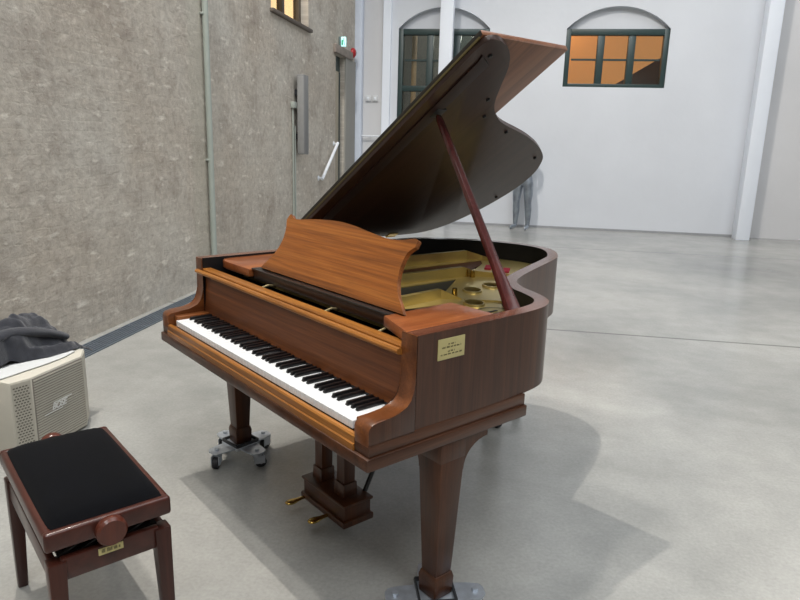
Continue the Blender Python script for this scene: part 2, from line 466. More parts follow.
# windows in the back wall
M_WARM = emis('warm_lit_room_wall', (226,170,112), .72)
M_WARM2 = mat('warm_room_paint', (216,160,100), .8)
M_ROOMG = mat('dim_room_paint', (120,128,126), .8)
M_SLATE = mat('dark_stair_soffit', (128,134,146), .7)
def back_window(n, x0, x1, zb, zt, transom, label):
    root = thing('window_%d' % n, label, 'window', ((x0+x1)/2, HY1+.11, zb)); root['kind'] = 'structure'
    cx, oy = (x0+x1)/2, HY1+.2
    w = (x1-x0)/2; h = zt-zb
    ya, yb = -.085, .06
    bm = B()
    box(bm, -w, -w+.085, ya, yb, 0, h, .006); box(bm, w-.085, w, ya, yb, 0, h, .006)
    box(bm, -w+.083, w-.083, ya+.001, yb-.001, h-.10, h-.001, .004); box(bm, -w+.083, w-.083, ya+.001, yb-.001, .001, .06, .004)
    build('window_frame', bm, M_GREEN, root)
    lights = (w*2-.17)/3
    for k in (1, 2):
        bm = B(); xm = -w+.085+lights*k; box(bm, xm-.06, xm+.06, ya+.02, yb, .05, h-.09, .008); build('mullion', bm, M_GREEN, root)
    if transom:
        bm = B(); zz = transom-zb; box(bm, -w+.05, w-.05, ya+.01, yb, zz-.075, zz+.025, .008); build('transom', bm, M_GREEN, root)
    for k in range(3):
        bm = B(); xa = -w+.085+lights*k
        lo = (transom-zb) if transom else .03
        zz = lo + (h-.10-lo)*.52
        box(bm, xa+.03, xa+lights-.03, -.05, .0, zz-.015, zz+.015)
        build('glazing_bar', bm, M_GREEN, root)
    bm = B(); box(bm, -w+.02, w-.02, -.012, -.006, .02, h-.03); build('window_pane', bm, M_GLASS, root, smooth=0)
    return root
back_window(1, 2.16, 3.88, 2.51, 3.475, None, 'green framed window glowing orange under a shallow arch')
back_window(2, -.81, .83, 1.25, 3.475, 2.47, 'tall green framed window partly hidden by column and piano lid')
# the rooms behind the windows
def room_behind(name, x0, x1, y0, y1, z0, z1, m, mb, label):
    bm = B(); t = .05
    box(bm, x0-t, x0, y0, y1, z0-t, z1+t); box(bm, x1, x1+t, y0, y1, z0-t, z1+t)
    box(bm, x0, x1, y0, y1, z0-t, z0); box(bm, x0, x1, y0, y1, z1, z1+t)
    o = build(name, bm, m, smooth=0)
    tag(o, label, 'room', kind='structure')
    bm = B(); box(bm, x0-t, x1+t, y1, y1+t, z0-t, z1+t)
    o2 = build('wall_'+name, bm, mb, smooth=0); tag(o2, label+', its far wall', 'wall', kind='structure')
room_behind('room_warm', 1.7, 4.9, HY1+.45, HY1+1.9, 2.1, 4.1, M_WARM2, M_WARM, 'warm lit room behind the right arched window')
bm = B(); prism(bm, [(2.3,2.1),(4.9,2.1),(4.9,3.72)], 'Y', HY1+1.2, HY1+1.85)
tag(build('trim_7', bm, M_SLATE, smooth=0), 'dark sloping stair edge seen through the orange window', 'stair', kind='structure')
room_behind('room_dim', -1.4, 1.4, HY1+.45, HY1+2.2, 1.0, 3.9, M_ROOMG, M_ROOMG, 'dim grey room behind the left arched window')
bm = B(); tube(bm, [(-.62,HY1+.7,1.0),(-.62,HY1+.7,3.9)], .05)  # thin tan upright behind the left arched window
tag(build('upright_tube', bm, mat('tan_tube', (214,180,140), .5)), 'tan upright tube inside the left arched window', 'pole')

# window in the left wall
lw = thing('window_3', 'brightly lit timber window high in the brick wall', 'window', (HX0-.15, 6.36, 2.995)); lw['kind'] = 'structure'
M_LWF = mat('dark_timber_frame', (84,74,62), .5)
bm = B()
box(bm, -.04, .04, -.74, -.66, 0, 1.7); box(bm, -.04, .04, .64, .74, 0, 1.7); box(bm, -.039, .039, -.655, .635, .001, .04); box(bm, -.039, .039, -.655, .635, 1.62, 1.699)
build('window_frame', bm, M_LWF, lw)
bm = B(); box(bm, -.035, .045, -.045, .045, .04, 1.64, .006); build('mullion', bm, M_LWF, lw)
bm = B(); box(bm, -.006, .0, -.66, .64, .03, 1.64); build('window_pane', bm, M_GLASS, lw, smooth=0)
bm = B(); box(bm, -.04, .20, -.78, .80, -.045, 0, .008); build('window_sill', bm, M_SILL, lw)
bm = B(); box(bm, HX0-.62, HX0-.56, 5.0, 10.3, 2.6, 5.4)
tag(build('wall_lit_room', bm, emis('bright_warm_room', (255,226,180), 1.25), smooth=0), 'bright warm room seen behind the high brick wall window', 'wall', kind='structure')

# doorway in the left wall
d = thing('door_1', 'narrow doorway with beige leaf at the far end of brick wall', 'door', (HX0-.2, 8.84, 0)); d['kind'] = 'structure'
bm = B(); box(bm, .13, .17, -.272, .03, 0, 2.6, .004); build('door_leaf', bm, M_DOOR, d)
bm = B(); box(bm, -.10, .13, .035, .275, 0, 2.61); box(bm, .06, .12, -.275, .275, 2.62, 2.855); build('door_frame', bm, M_GREEN, d, smooth=0)
bm = B(); box(bm, HX0, HX0+.05, 8.42, 9.55, 2.86, 2.99, .008)
tag(build('trim_8', bm, M_LINTEL), 'stone lintel above the narrow doorway', 'lintel', kind='structure')
bm = B(); box(bm, HX0, HX0+.025, 9.14, 9.84, 0, 2.86)
tag(build('trim_9', bm, plaster('grey_block', (150,148,142), .3), smooth=0), 'grey concrete jamb between doorway and corner pipe', 'jamb', kind='structure')

# fittings on the left wall
pp = thing('wall_pipe', 'tall sage green pipe running up the brick wall', 'pipe', (HX0+.04, 3.765, 0))
bm = B(); tube(bm, [(0,0,.02),(0,0,9.5)], .029, 16); build('pipe_run', bm, M_PIPE, pp)
for z in (1.25, 2.6):
    bm = B(); box(bm, -.04, .0, -.036, .036, z-.01, z+.01, .004); build('pipe_clip', bm, M_PIPE, pp)
cs = thing('column_speaker', 'tall slim grey speaker mounted on the brick wall', 'speaker', (HX0+.10, 6.52, 1.27))
bm = B(); box(bm, -.05, .05, -.10, .10, 0, 1.05, .010); build('cabinet', bm, M_GREYP, cs)
bm = B(); box(bm, -.043, .043, -.106, -.098, .02, 1.03, .003); build('grille', bm, mat('grey_grille_cloth', (136,136,135), .8), cs)
for z in (.2, .78):
    bm = B(); box(bm, -.10, -.045, -.05, .05, z, z+.08); build('bracket', bm, M_DARKM, cs)
cd = thing('conduit', 'thin grey conduit pair on brick wall beside slim speaker', 'conduit', (HX0+.02, 6.36, 0))
for yy, z1 in ((-.03, 1.92), (.05, 1.65)):
    bm = B(); tube(bm, [(0,yy,0),(0,yy,z1)], .011, 8); build('conduit_pipe', bm, M_PIPE, cd)
bm = B(); box(bm, -.02, .03, -.07, .10, 1.88, 1.96, .005); build('junction_box', bm, M_PIPE, cd)
hr = thing('handrail', 'short white slanting handrail on the brick wall', 'handrail', (HX0, 7.55, .88))
bm = B(); cyl(bm, (.07,.0,.0), (.07,.92,.55), .024, .024, 14); build('rail', bm, M_WPAINT, hr)
for y, z in ((.02,.012), (.90,.538)):
    bm = B(); cyl(bm, (0,y,z), (.07,y,z), .016, .016, 10); cyl(bm, (0,y,z), (.01,y,z), .04, .04, 14); build('bracket', bm, M_WPAINT, hr)
es = thing('exit_sign', 'small glowing green and white exit sign above doorway', 'sign', (HX0, 8.78, 2.99))
bm = B(); box(bm, 0, .035, -.05, .05, .0, .15, .004); build('housing', bm, mat('sign_housing', (96,112,112), .5), es)
bm = B(); box(bm, .035, .115, -.02, .02, .0, .15, .004); build('sign_box', bm, emis('sign_white_glow', (188,240,236), .9), es)
bm = B(); box(bm, .045, .07, -.023, -.0201, .02, .10)
bmesh.ops.create_uvsphere(bm, u_segments=8, v_segments=6, radius=.011, matrix=Matrix.Translation((.082,-.022,.115)))
cyl(bm, (.08,-.022,.10), (.09,-.022,.05), .006, .006, 6); cyl(bm, (.09,-.022,.05), (.102,-.022,.02), .005, .005, 6)
build('pictogram', bm, emis('sign_green', (30,150,110), .5), es)
fb = thing('fire_bell', 'round red fire bell beside the corner pipe', 'bell', (HX0, 9.63, 3.0))
bm = B(); lathe(bm, (0,0,.0), [(.07,0),(.085,.02),(.08,.05),(.05,.075),(.012,.082)], 'X'); build('gong', bm, M_REDB, fb)
bm = B(); lathe(bm, (.0,0,.0), [(.014,.08),(.014,.095)], 'X', 12); build('nut', bm, M_CHROME, fb)
for i, (x, lab) in enumerate(((-1.345,'left of two small white switch boxes on grey wall strip'), (-1.215,'right of two small white switch boxes on grey wall strip'))):
    s = thing('wall_switch', lab, 'switch', (x, HY1-.02, 2.20), group='switch boxes by the corner')
    bm = B(); box(bm, -.048, .048, -.04, 0, 0, .10, .006); build('switch_box', bm, M_SWITCH, s)
    bm = B(); box(bm, -.022, .022, -.048, -.038, .025, .075, .003); build('switch_rocker', bm, M_WPAINT, s)
br_ = thing('barrier_rail', 'thin white horizontal rail fixed across the corner of back wall', 'rail', (-1.0, HY1-.12, 1.57))
bm = B(); cyl(bm, (-.50,0,0), (.6,0,0), .014, .014, 10); build('rail', bm, M_WPAINT, br_)
for x in (-.3, .5):
    bm = B(); cyl(bm, (x,0,0), (x,.10 if x < 0 else .12,0), .010, .010, 8); build('bracket', bm, M_WPAINT, br_)

# drain along the wall
dr = thing('drain_grate', 'long slotted steel drain grate in floor along brick wall', 'drain', (-1.415, 0, 0))
bm = B(); box(bm, -.09, .09, -7.9, 9.8, .0005, .003); build('channel', bm, mat('drain_dark', (52,58,66), .6), dr, smooth=0)
bm = B()
for k in range(7):
    x = -.084 + k*.028; box(bm, x-.006, x+.006, -7.9, 9.8, .003, .010)
for k in range(36):
    y = -7.9 + k*.5; box(bm, -.088, .088, y-.005, y+.005, .003, .008)
build('grate', bm, mat('galvanised_grate', (128,138,148), .4, metal=.6), dr, smooth=0)

# ------------------------------------------------------------------ silver statue (standing figure)
def statue():
    V = {}; E = []
    def v(n, p, r): V[n] = (p, r)
    v('pelvis', (0,0,.92), (.135,.10)); v('belly', (0,-.01,1.06), (.125,.09)); v('chest', (0,0,1.26), (.15,.105)); v('neckb', (0,.01,1.43), (.085,.07))
    v('neck', (0,.0,1.50), (.05,.05)); v('head', (0,-.06,1.555), (.070,.082)); v('top', (0,-.085,1.615), (.056,.066))
    E += [('pelvis','belly'),('belly','chest'),('chest','neckb'),('neckb','neck'),('neck','head'),('head','top')]
    for s, n in ((-1,'l'),(1,'r')):
        v(n+'hip', (s*.085,0,.86), (.10,.105)); v(n+'thigh', (s*.105,-.01,.68), (.088,.095)); v(n+'knee', (s*.11,-.015,.47), (.060,.066))
        v(n+'calf', (s*.115,.015,.34), (.062,.068)); v(n+'ankle', (s*.118,.02,.09), (.038,.042)); v(n+'heel', (s*.115,.02,.045), (.036,.04)); v(n+'ball', (s*.135,-.11,.03), (.042,.028)); v(n+'toe', (s*.14,-.17,.025), (.035,.02))
        E += [('pelvis',n+'hip'),(n+'hip',n+'thigh'),(n+'thigh',n+'knee'),(n+'knee',n+'calf'),(n+'calf',n+'ankle'),(n+'ankle',n+'heel'),(n+'heel',n+'ball'),(n+'ball',n+'toe')]
        v(n+'sh', (s*.18,.01,1.40), (.06,.06)); v(n+'elb', (s*.185,.03,1.15), (.042,.044)); v(n+'wri', (s*.09,-.17,1.18), (.028,.03)); v(n+'hand', (s*.04,-.20,1.20), (.024,.036)); v(n+'fing', (s*-.02,-.205,1.22), (.014,.022))
        E += [('neckb',n+'sh'),(n+'sh',n+'elb'),(n+'elb',n+'wri'),(n+'wri',n+'hand'),(n+'hand',n+'fing')]
    names = list(V); me = bpy.data.meshes.new('statue')
    me.from_pydata([V[n][0] for n in names], [(names.index(a), names.index(b)) for a, b in E], [])
    o = bpy.data.objects.new('statue', me); COL.objects.link(o)
    md = o.modifiers.new('skin', 'SKIN'); md.use_smooth_shade = True
    for i, n in enumerate(names):
        sv = me.skin_vertices[0].data[i]; sv.radius = V[n][1]; sv.use_root = (n == 'pelvis')
    o.modifiers.new('sub', 'SUBSURF').levels = 2
    o.modifiers['sub'].render_levels = 2
    bake(o); o.data.materials.clear(); o.data.materials.append(M_STATUE)
    return o
st = statue(); st.location = (1.60, 9.66, 0); st.rotation_euler = (0,0,math.radians(-22))
zmin = min((v.co.z for v in st.data.vertices)); st.location.z = -zmin
tag(st, 'silver standing figure statue by back wall, seen below the lid', 'statue')

# ------------------------------------------------------------------ grand piano
P = thing('grand_piano', 'brown wooden grand piano with raised lid on wheeled dollies', 'piano', (0,0,0), ANG)
W = 1.46
# case rim
OUT = [(.010,.170),(.010,.5),(.010,.9),(.010,1.20),(.016,1.34),(.045,1.43),(.146,1.565),(.25,1.655),(.37,1.727),(.52,1.768),(.64,1.755),(.745,1.69),(.84,1.58),(.889,1.48),(.936,1.364),(1.007,1.18),(1.066,1.045),(1.115,.965),(1.19,.905),(1.30,.862),(1.375,.82),(1.42,.76),(1.440,.69),(1.448,.60),(1.452,.45),(1.452,.30),(1.452,.17)]
OUTS = smooth_curve(OUT, 4)
INS = offset_line(OUTS, -.048)      # outline runs clockwise, so the inside is on its right
bm = B()
n = len(OUTS); zt, zb_ = .969, .698
rows = []
for (o_, i_) in zip(OUTS, INS):
    i_ = (i_[0], max(i_[1], .170))
    rows.append([bm.verts.new((o_[0],o_[1],zb_)), bm.verts.new((o_[0],o_[1],zt)), bm.verts.new((i_[0],i_[1],zt)), bm.verts.new((i_[0],i_[1],zb_))])
for a, b in zip(rows[:-1], rows[1:]):
    for k in range(4):
        f = bm.faces.new((a[k], a[(k+1)%4], b[(k+1)%4], b[k]))
        f.material_index = (0, 1, 2, 0)[k]
bm.faces.new(rows[0]); bm.faces.new(rows[-1][::-1])
build('rim', bm, [W_RIM, W_RED, M_INNER], P, smooth=30)
INL = [(x, max(y, .215 + .0005*k)) for k, (x, y) in enumerate(offset_line(OUTS, -.047))]
INL = INL[:len(INL)//2] + [(x, max(y, .215)) for x, y in INL[len(INL)//2:]]
bm = B(); prism(bm, INL, 'Z', .795, .803); build('soundboard', bm, M_SOUND, P)
bm = B(); prism(bm, INL, 'Z', .70, .715); build('bottom_board', bm, W_BASEY, P)
# keybed, moulded base
bm = B(); box(bm, 0, W, 0, .645, .622, .660, .005); build('base_moulding', bm, [W_BASEY], P)
bm = B(); box(bm, .007, W-.007, .009, .638, .660, .698, .002); build('keybed', bm, [W_BASEY], P)
# arms at both ends of the keyboard
def arm(x0, x1):
    prof = [(.009,.690),(.008,.733),(.011,.743),(.020,.751),(.041,.756),(.070,.757),(.098,.759),(.122,.764),(.14,.772),(.155,.788),(.163,.810),(.168,.845),(.167,.89),(.165,.925),(.165,.969),(.1696,.969),(.1696,.690)]
    bm = B(); prism(bm, prof, 'X', x0, x1, .003); bmesh.ops.recalc_face_normals(bm, faces=bm.faces[:])
    for f in bm.faces:      # the outer cheek carries the same veneer as the case side
        if f.normal.x*(1 if x0 > .5 else -1) > .9: f.material_index = 1
    return build('arm', bm, [W_ARM, W_RIM], P, smooth=40)
arm(.008, .070); arm(1.388, 1.453)
for x0, x1 in ((.070,.113), (1.360,1.388)):
    bm = B(); box(bm, x0, x1, .035, .19, .698, .742, .004); build('key_block', bm, W_ARM, P)
# key slip with a groove
bm = B(); prism(bm, [(.004,.660),(.004,.678),(.008,.681),(.008,.700),(.012,.705),(.022,.705),(.022,.660)], 'X', .066, 1.390); build('keyslip', bm, W_RAIL, P)
# keys
KX0, KP = .1145, 1.243/52
bm = B(); box(bm, .0006, KP-.0006, .0, .16, 0, .0245, .0012, 1); wk = build('white_key', bm, M_IVORY, P)
bm = B()
frustum(bm, 0, .047, 0, .0125, .0130, .098, .0104, .091, .0012, 0, .0485); bk = build('black_key', bm, M_EBONY, P)
firstw = firstb = True
for i in range(52):
    if i == 0: k = wk
    else:
        k = wk.copy(); COL.objects.link(k); k.parent = P
    k.location = (KX0 + i*KP, .026, .7055)
nb = 0
for i in range(51):
    if i % 7 in (0, 2, 3, 5, 6):
        if nb == 0: k = bk
        else:
            k = bk.copy(); COL.objects.link(k); k.parent = P
        sh = {0: .0, 2: -.0015, 3: .0015, 5: -.002, 6: 0}[i % 7]
        k.location = (KX0 + (i+1)*KP + sh, .075, .730); nb += 1
bm = B(); box(bm, .113, 1.36, .168, .174, .728, .738); build('name_felt', bm, M_INNER, P)
# fallboard and its rail
bm = B()
prism(bm, [(.170,.738),(.174,.78),(.177,.82),(.179,.86),(.180,.905),(.205,.905),(.21,.738)], 'X', .071, 1.387)
build('fallboard', bm, W_FALL, P)
bm = B()
prism(bm, [(.152,.904),(.147,.909),(.147,.915),(.151,.920),(.158,.922),(.165,.919),(.167,.912),(.169,.912),(.170,.922),(.173,.925),(.208,.925),(.211,.922),(.211,.900),(.176,.900)], 'X', .036, 1.392)
build('fallboard_rail', bm, W_RAIL, P)
# action seen through the gap
bm = B(); box(bm, .06, 1.40, .215, .56, .80, .8545); build('action_rail', bm, M_INNER, P)
bm = B(); box(bm, -.0036, .0036, 0, .012, 0, .053, .001, 1); hm = build('hammer', bm, mat('hammer_felt', (150,146,138), .8), P)
for i in range(88):
    if i == 0: k = hm
    else:
        k = hm.copy(); COL.objects.link(k); k.parent = P
    k.location = (.10 + i*.0147, .232, .855)
for x in (.50, .93, 1.22):
    bm = B(); tube(bm, [(x,.218,.918),(x,.245,.924),(x,.275,.918)], .004, 8); box(bm, x-.008, x+.008, .213, .224, .900, .920); build('action_bracket', bm, mat('aged_brass', (150,136,100), .45, metal=.6), P)
# side shelves of the music desk
ls = [(.058,.30),(.066,.268),(.09,.252),(.14,.246),(.34,.246),(.34,.56),(.058,.56)]
bm = B(); prism(bm, ls, 'Z', .928, .960, .003); build('desk_shelf', bm, W_SHELF, P)
bm = B(); prism(bm, [(1.212,.243),(1.409,.178),(1.409,.545),(1.20,.535)], 'Z', .928, .962, .003); build('desk_shelf', bm, W_SHELF, P)
# desk rail
bm = B(); box(bm, .335, 1.214, .258, .305, .955, .9635, .002); build('desk_rail', bm, M_BLACK, P)
bm = B(); box(bm, .345, 1.205, .262, .30, .922, .955, .002); build('desk_rail', bm, wood('desk_rail_wood', (38,24,18), (54,34,24), (70,46,32), 'X', .35, .3), P)
# music desk panel: outline (u along x, h up the slope)
YB, ZB, YT, ZT = .285, .9675, .40, 1.180
SL = math.hypot(YT-YB, ZT-ZB)
top = [(.326,.222),(.338,.245),(.352,.247),(.372,.234),(.412,.232),(.50,.243),(.60,.252),(.694,.255),(.76,.252),(.82,.246),(.935,.232),(1.00,.228),(1.06,.233),(1.12,.245),(1.138,.240)]
right = [(1.134,.218),(1.108,.196),(1.098,.165),(1.096,.13),(1.105,.09),(1.128,.05),(1.15,.03),(1.165,.014),(1.178,.0)]
left = [(.252,0),(.266,.018),(.300,.05),(.330,.09),(.345,.13),(.346,.165),(.338,.196)]
prof = smooth_curve(top, 3) + smooth_curve(right, 3) + smooth_curve(left, 3)
prof = [((.125 - .2*h) + (.957 + .0625*h)*x, h*.974) for x, h in prof]
bm = B()
for f_ in [1]:
    A = []; Bv = []
    uy, uz = (YT-YB)/SL, (ZT-ZB)/SL
    for (x, h) in prof:
        A.append(bm.verts.new((x, YB+uy*h, ZB+uz*h))); Bv.append(bm.verts.new((x, YB+uy*h+uz*.016, ZB+uz*h-uy*.016)))
    bm.faces.new(A); bm.faces.new(Bv[::-1])
    for i in range(len(A)):
        j = (i+1) % len(A); bm.faces.new((A[i], Bv[i], Bv[j], A[j]))
build('music_desk', bm, W_DESK, P, smooth=40)
for x in (.42, 1.02):
    bm = B(); prism(bm, [(.31,.96),(.325,.96),(.385,1.10),(.378,1.10)], 'X', x-.012, x+.012); prism(bm, [(.352,1.03),(.342,1.03),(.43,.945),(.445,.945)], 'X', x-.01, x+.01)
    build('desk_support', bm, M_BLACK, P)
for x in (.40, 1.165):
    bm = B(); prism(bm, [(.30,.935),(.56,.915),(.56,.932),(.30,.962)], 'X', x, x+.022); build('desk_runner', bm, M_BLACK, P)
# iron plate: gold sheet with string openings, round holes and raised bars
INP = [p for p in offset_line(OUTS, -.052)]
INP = [(x, max(y, .36)) for x, y in INP]
# drop the duplicate points that the clamp makes
q = []
for p in INP:
    if not q or (Vector(p)-Vector(q[-1])).length > 1e-4: q.append(p)
INP = q
def circ(cx, cy, rx, ry, a=0., n_=20):
    return [(cx + rx*math.cos(t)*math.cos(a) - ry*math.sin(t)*math.sin(a), cy + rx*math.cos(t)*math.sin(a) + ry*math.sin(t)*math.cos(a)) for t in [2*PI*i/n_ for i in range(n_)]]
openA = [(.09,.52),(.25,.52),(.27,1.30),(.29,1.55),(.20,1.46),(.10,1.30)]
openB = [(.33,.52),(.575,.52),(.585,1.15),(.56,1.30),(.44,1.50),(.37,1.56)]
openC = [(.645,.52),(.865,.52),(.865,.80),(.80,.90),(.70,1.04),(.655,1.10)]
openD = [(.945,.52),(1.30,.52),(1.20,.60),(1.05,.70),(.965,.74)]
holes = [circ(.864,.987,.045,.035,-.6), circ(.842,1.125,.042,.033,-.6), circ(1.028,.829,.045,.035,-.5)]
bm = B(); plate_holes(bm, INP, [openA, openB, openC, openD] + holes, .868, .880); plate = build('iron_plate', bm, M_GOLD, P)
def ring_rim(c):
    bm = B()
    m_ = len(c); cx = sum(p[0] for p in c)/m_; cy = sum(p[1] for p in c)/m_
    rr = [[(cx+(x-cx)*s, cy+(y-cy)*s, z) for x, y in c] for s, z in ((1.0,.872),(1.0,.888),(1.12,.888),(1.18,.880))]
    vv = [[bm.verts.new(p) for p in r_] for r_ in rr]
    for a, b in zip(vv[:-1], vv[1:]):
        for i in range(m_): bm.faces.new((a[i], a[(i+1)%m_], b[(i+1)%m_], b[i]))
    return build('plate_ring', bm, M_GOLD, plate)
for h in holes: ring_rim(h)
def bar(pts, w):   # pts: (x,y,ztop)
    bm = B(); prev = None
    for (x, y, z) in pts:
        r_ = [bm.verts.new((x-w/2,y,.872)), bm.verts.new((x+w/2,y,.872)), bm.verts.new((x+w/2,y,z)), bm.verts.new((x-w/2,y,z))]
        if prev:
            for k in range(4): bm.faces.new((prev[k], prev[(k+1)%4], r_[(k+1)%4], r_[k]))
        else: bm.faces.new(r_)
        prev = r_
    bm.faces.new(prev[::-1]); return build('plate_bar', bm, M_GOLD, plate, smooth=20)
bar([(.27,.40,.925),(.275,1.0,.93),(.315,1.50,.93),(.36,1.57,.905),(.43,1.62,.884)], .022)
bar([(.60,.40,.925),(.605,.85,.925),(.62,1.17,.925),(.645,1.23,.905),(.70,1.28,.902),(.79,1.33,.90)], .022)
bar([(.905,.40,.915),(.90,.60,.918),(.885,.78,.918),(.92,.82,.895),(.94,.84,.884)], .022)
bar([(.97,.84,.886),(1.05,.93,.886),(1.10,.96,.884)], .012)
for (x, y) in ((.66,1.2),(.90,.85),(.63,1.19)):
    bm = B(); cyl(bm, (x,y,.88), (x,y,.915), .012, .010, 12); build('plate_bolt', bm, M_BRASS, plate)
# cast emblem on the plate
bm = B()
c = circ(1.165,.80,.072,.072); c2_ = circ(1.165,.80,.066,.066)
a = [bm.verts.new((x,y,.8815)) for x, y in c]; b2 = [bm.verts.new((x,y,.8815)) for x, y in c2_]
for i in range(len(a)): bm.faces.new((a[i], a[(i+1)%len(a)], b2[(i+1)%len(a)], b2[i]))
for dx in (-.022, .006, .026):
    box(bm, 1.165+dx, 1.165+dx+.01, .775, .825, .880, .8822)
build('cast_emblem', bm, M_INNER, plate)
# strings
def strings(name, x0, x1, pitch, y0, yend, z, w, m):
    bm = B(); x = x0
    while x < x1:
        y1 = yend(x)
        if y1 > y0 + .05: box(bm, x-w/2, x+w/2, y0, y1, z, z+w)
        x += pitch
    o = build(name, bm, m, P, smooth=0); o['kind'] = 'stuff'; return o
def interp(pts, x):
    for (a, b), (c, d_) in zip(pts[:-1], pts[1:]):
        if a <= x <= c: return b + (d_-b)*(x-a)/(c-a)
    return pts[-1][1]
HL = [(.06,1.28),(.28,1.55),(.37,1.57),(.44,1.5),(.58,1.2),(.66,1.1),(.8,.9),(.87,.8),(.96,.75),(1.05,.70),(1.2,.6),(1.36,.5)]
strings('bass_strings', .085, .58, .0085, .45, lambda x: interp(HL, x), .874, .004, M_COPPER)
strings('treble_strings', .64, 1.30, .0075, .45, lambda x: interp(HL, x), .874, .003, M_STEEL)
# red felt strips under the string ends
for pts in ([(.50,1.46),(.56,1.385),(.585,1.405),(.525,1.48)], [(.60,1.48),(.66,1.40),(.685,1.42),(.625,1.50)]):
    bm = B(); prism(bm, pts, 'Z', .880, .887); build('felt_strip', bm, M_FELT, P)
# lid: local x across from the hinge, local y toward the tail, local z out of the lid
TH = math.radians(33.23)
lid_out = [(0,.612),(.5,.612),(1.0,.613),(1.40,.614),(1.452,.625),(1.463,.655),(1.458,.690),(1.427,.752),(1.36,.818),(1.263,.876),(1.175,.930),(1.121,.978),(1.075,1.04),(1.037,1.115),(.962,1.333),(.888,1.496),(.813,1.615),(.75,1.676),(.665,1.727),(.575,1.752),(.48,1.757),(.373,1.738),(.261,1.70),(.15,1.64),(.06,1.56),(.012,1.46),(0,1.36)]
lp = [lid_out[0], lid_out[1], lid_out[2]] + smooth_curve(lid_out[3:], 4)
bm = B(); prism(bm, lp, 'Z', .0, .020, .003)
bm.normal_update()
for f in bm.faces:
    if f.normal.y < -.7: f.material_index = 1
lid = build('lid', bm, [W_LID, M_LEDGE], P, smooth=40)
lid.location = (.0, 0, .985); lid.rotation_euler = (0, -TH, 0)
bm = B(); box(bm, .0, 1.453, .614, 1.048, .022, .042, .004); bm.normal_update()
for f in bm.faces:
    if f.normal.y < -.5: f.material_index = 1
build('lid_flap', bm, [W_FLAP, M_LEDGE], lid)
bm = B(); prism(bm, [(.08,.665),(1.36,.665),(1.395,.653),(1.355,.722),(.08,.722)], 'Z', -.006, .001, .002); build('lid_batten', bm, wood('batten_wood', (30,15,14), (40,20,18), (50,26,23), 'X', .55, 0.), lid)
for (s, y) in ((1.395,.69),(1.08,.96),(.985,1.18),(.79,1.58),(.40,1.69),(1.18,.885)):
    bm = B(); cyl(bm, (s,y,.001), (s,y,-.008), .008, .007, 14); build('lid_bumper', bm, M_RUBBER, lid)
bm = B(); box(bm, 1.06, 1.11, .69, .735, -.008, .002, .002); build('prop_socket', bm, M_DARKM, lid)
for y in (.80, 1.25):
    bm = B(); cyl(bm, (-.004,y-.03,0), (-.004,y+.03,0), .006, .006, 10); box(bm, -.004, .03, y-.03, y+.03, -.004, .0); build('lid_hinge', bm, M_BRASS, lid)
bm = B(); cyl(bm, (.004,.64,.021), (.02,1.04,.021), .001, .001, 6); bm.free()
bm = B(); box(bm, .02, 1.44, .6105, .6155, .0165, .0255, .001); build('flap_hinge', bm, mat('dull_brass', (100,90,58), .5, metal=.6), lid)
# prop stick
p0 = Vector((1.395,.640,.930)); p1 = Vector((1.085*math.cos(TH)+.004, .712, .985+1.085*math.sin(TH)-.012))
bm = B(); d_ = p1-p0; ax = d_.normalized(); sy = Vector((0,1,0)); sy = (sy - ax*sy.dot(ax)).normalized(); sx = sy.cross(ax)
prev = None
for t, w_, dd in ((0,.058,.022),(.06,.054,.022),(.25,.034,.020),(.6,.029,.018),(.97,.026,.016),(1.0,.018,.012)):
    c = p0 + d_*t
    r_ = [bm.verts.new(c + sy*(a*w_/2) + sx*(b*dd/2)) for a, b in ((-1,-1),(1,-1),(1,1),(-1,1))]
    if prev:
        for k in range(4): bm.faces.new((prev[k], prev[(k+1)%4], r_[(k+1)%4], r_[k]))
    else: bm.faces.new(r_)
    prev = r_
bm.faces.new(prev[::-1])
bmesh.ops.bevel(bm, geom=bm.edges[:], offset=.003, segments=2, profile=.5, affect='EDGES')
build('lid_prop', bm, W_PROP, P, smooth=40)
# brass plaque on the side
bm = B(); box(bm, 1.4515, 1.4545, .243, .347, .884, .945, .001); pq = build('plaque', bm, M_PLAQ, P)
bm = B()
def words(bm, X, y0, y1, z, h, seed):
    rnd = random.Random(seed); y = y0
    while y < y1:
        w_ = min(y1-y, rnd.uniform(.006,.014)); yy = y
        while yy < y + w_ - .0012:
            ww = rnd.uniform(.0009,.0016); box(bm, X, X+.0004, yy, yy+ww, z, z+h*rnd.choice((1,1,1.35))); yy += ww + .0008
        y += w_ + .004
words(bm, 1.4545, .281, .309, .926, .0038, 1); words(bm, 1.4545, .258, .333, .917, .0038, 2)
words(bm, 1.4545, .281, .307, .905, .0034, 3); words(bm, 1.4545, .253, .338, .897, .0034, 4)
build('engraved_text', bm, M_INK, pq, smooth=0)
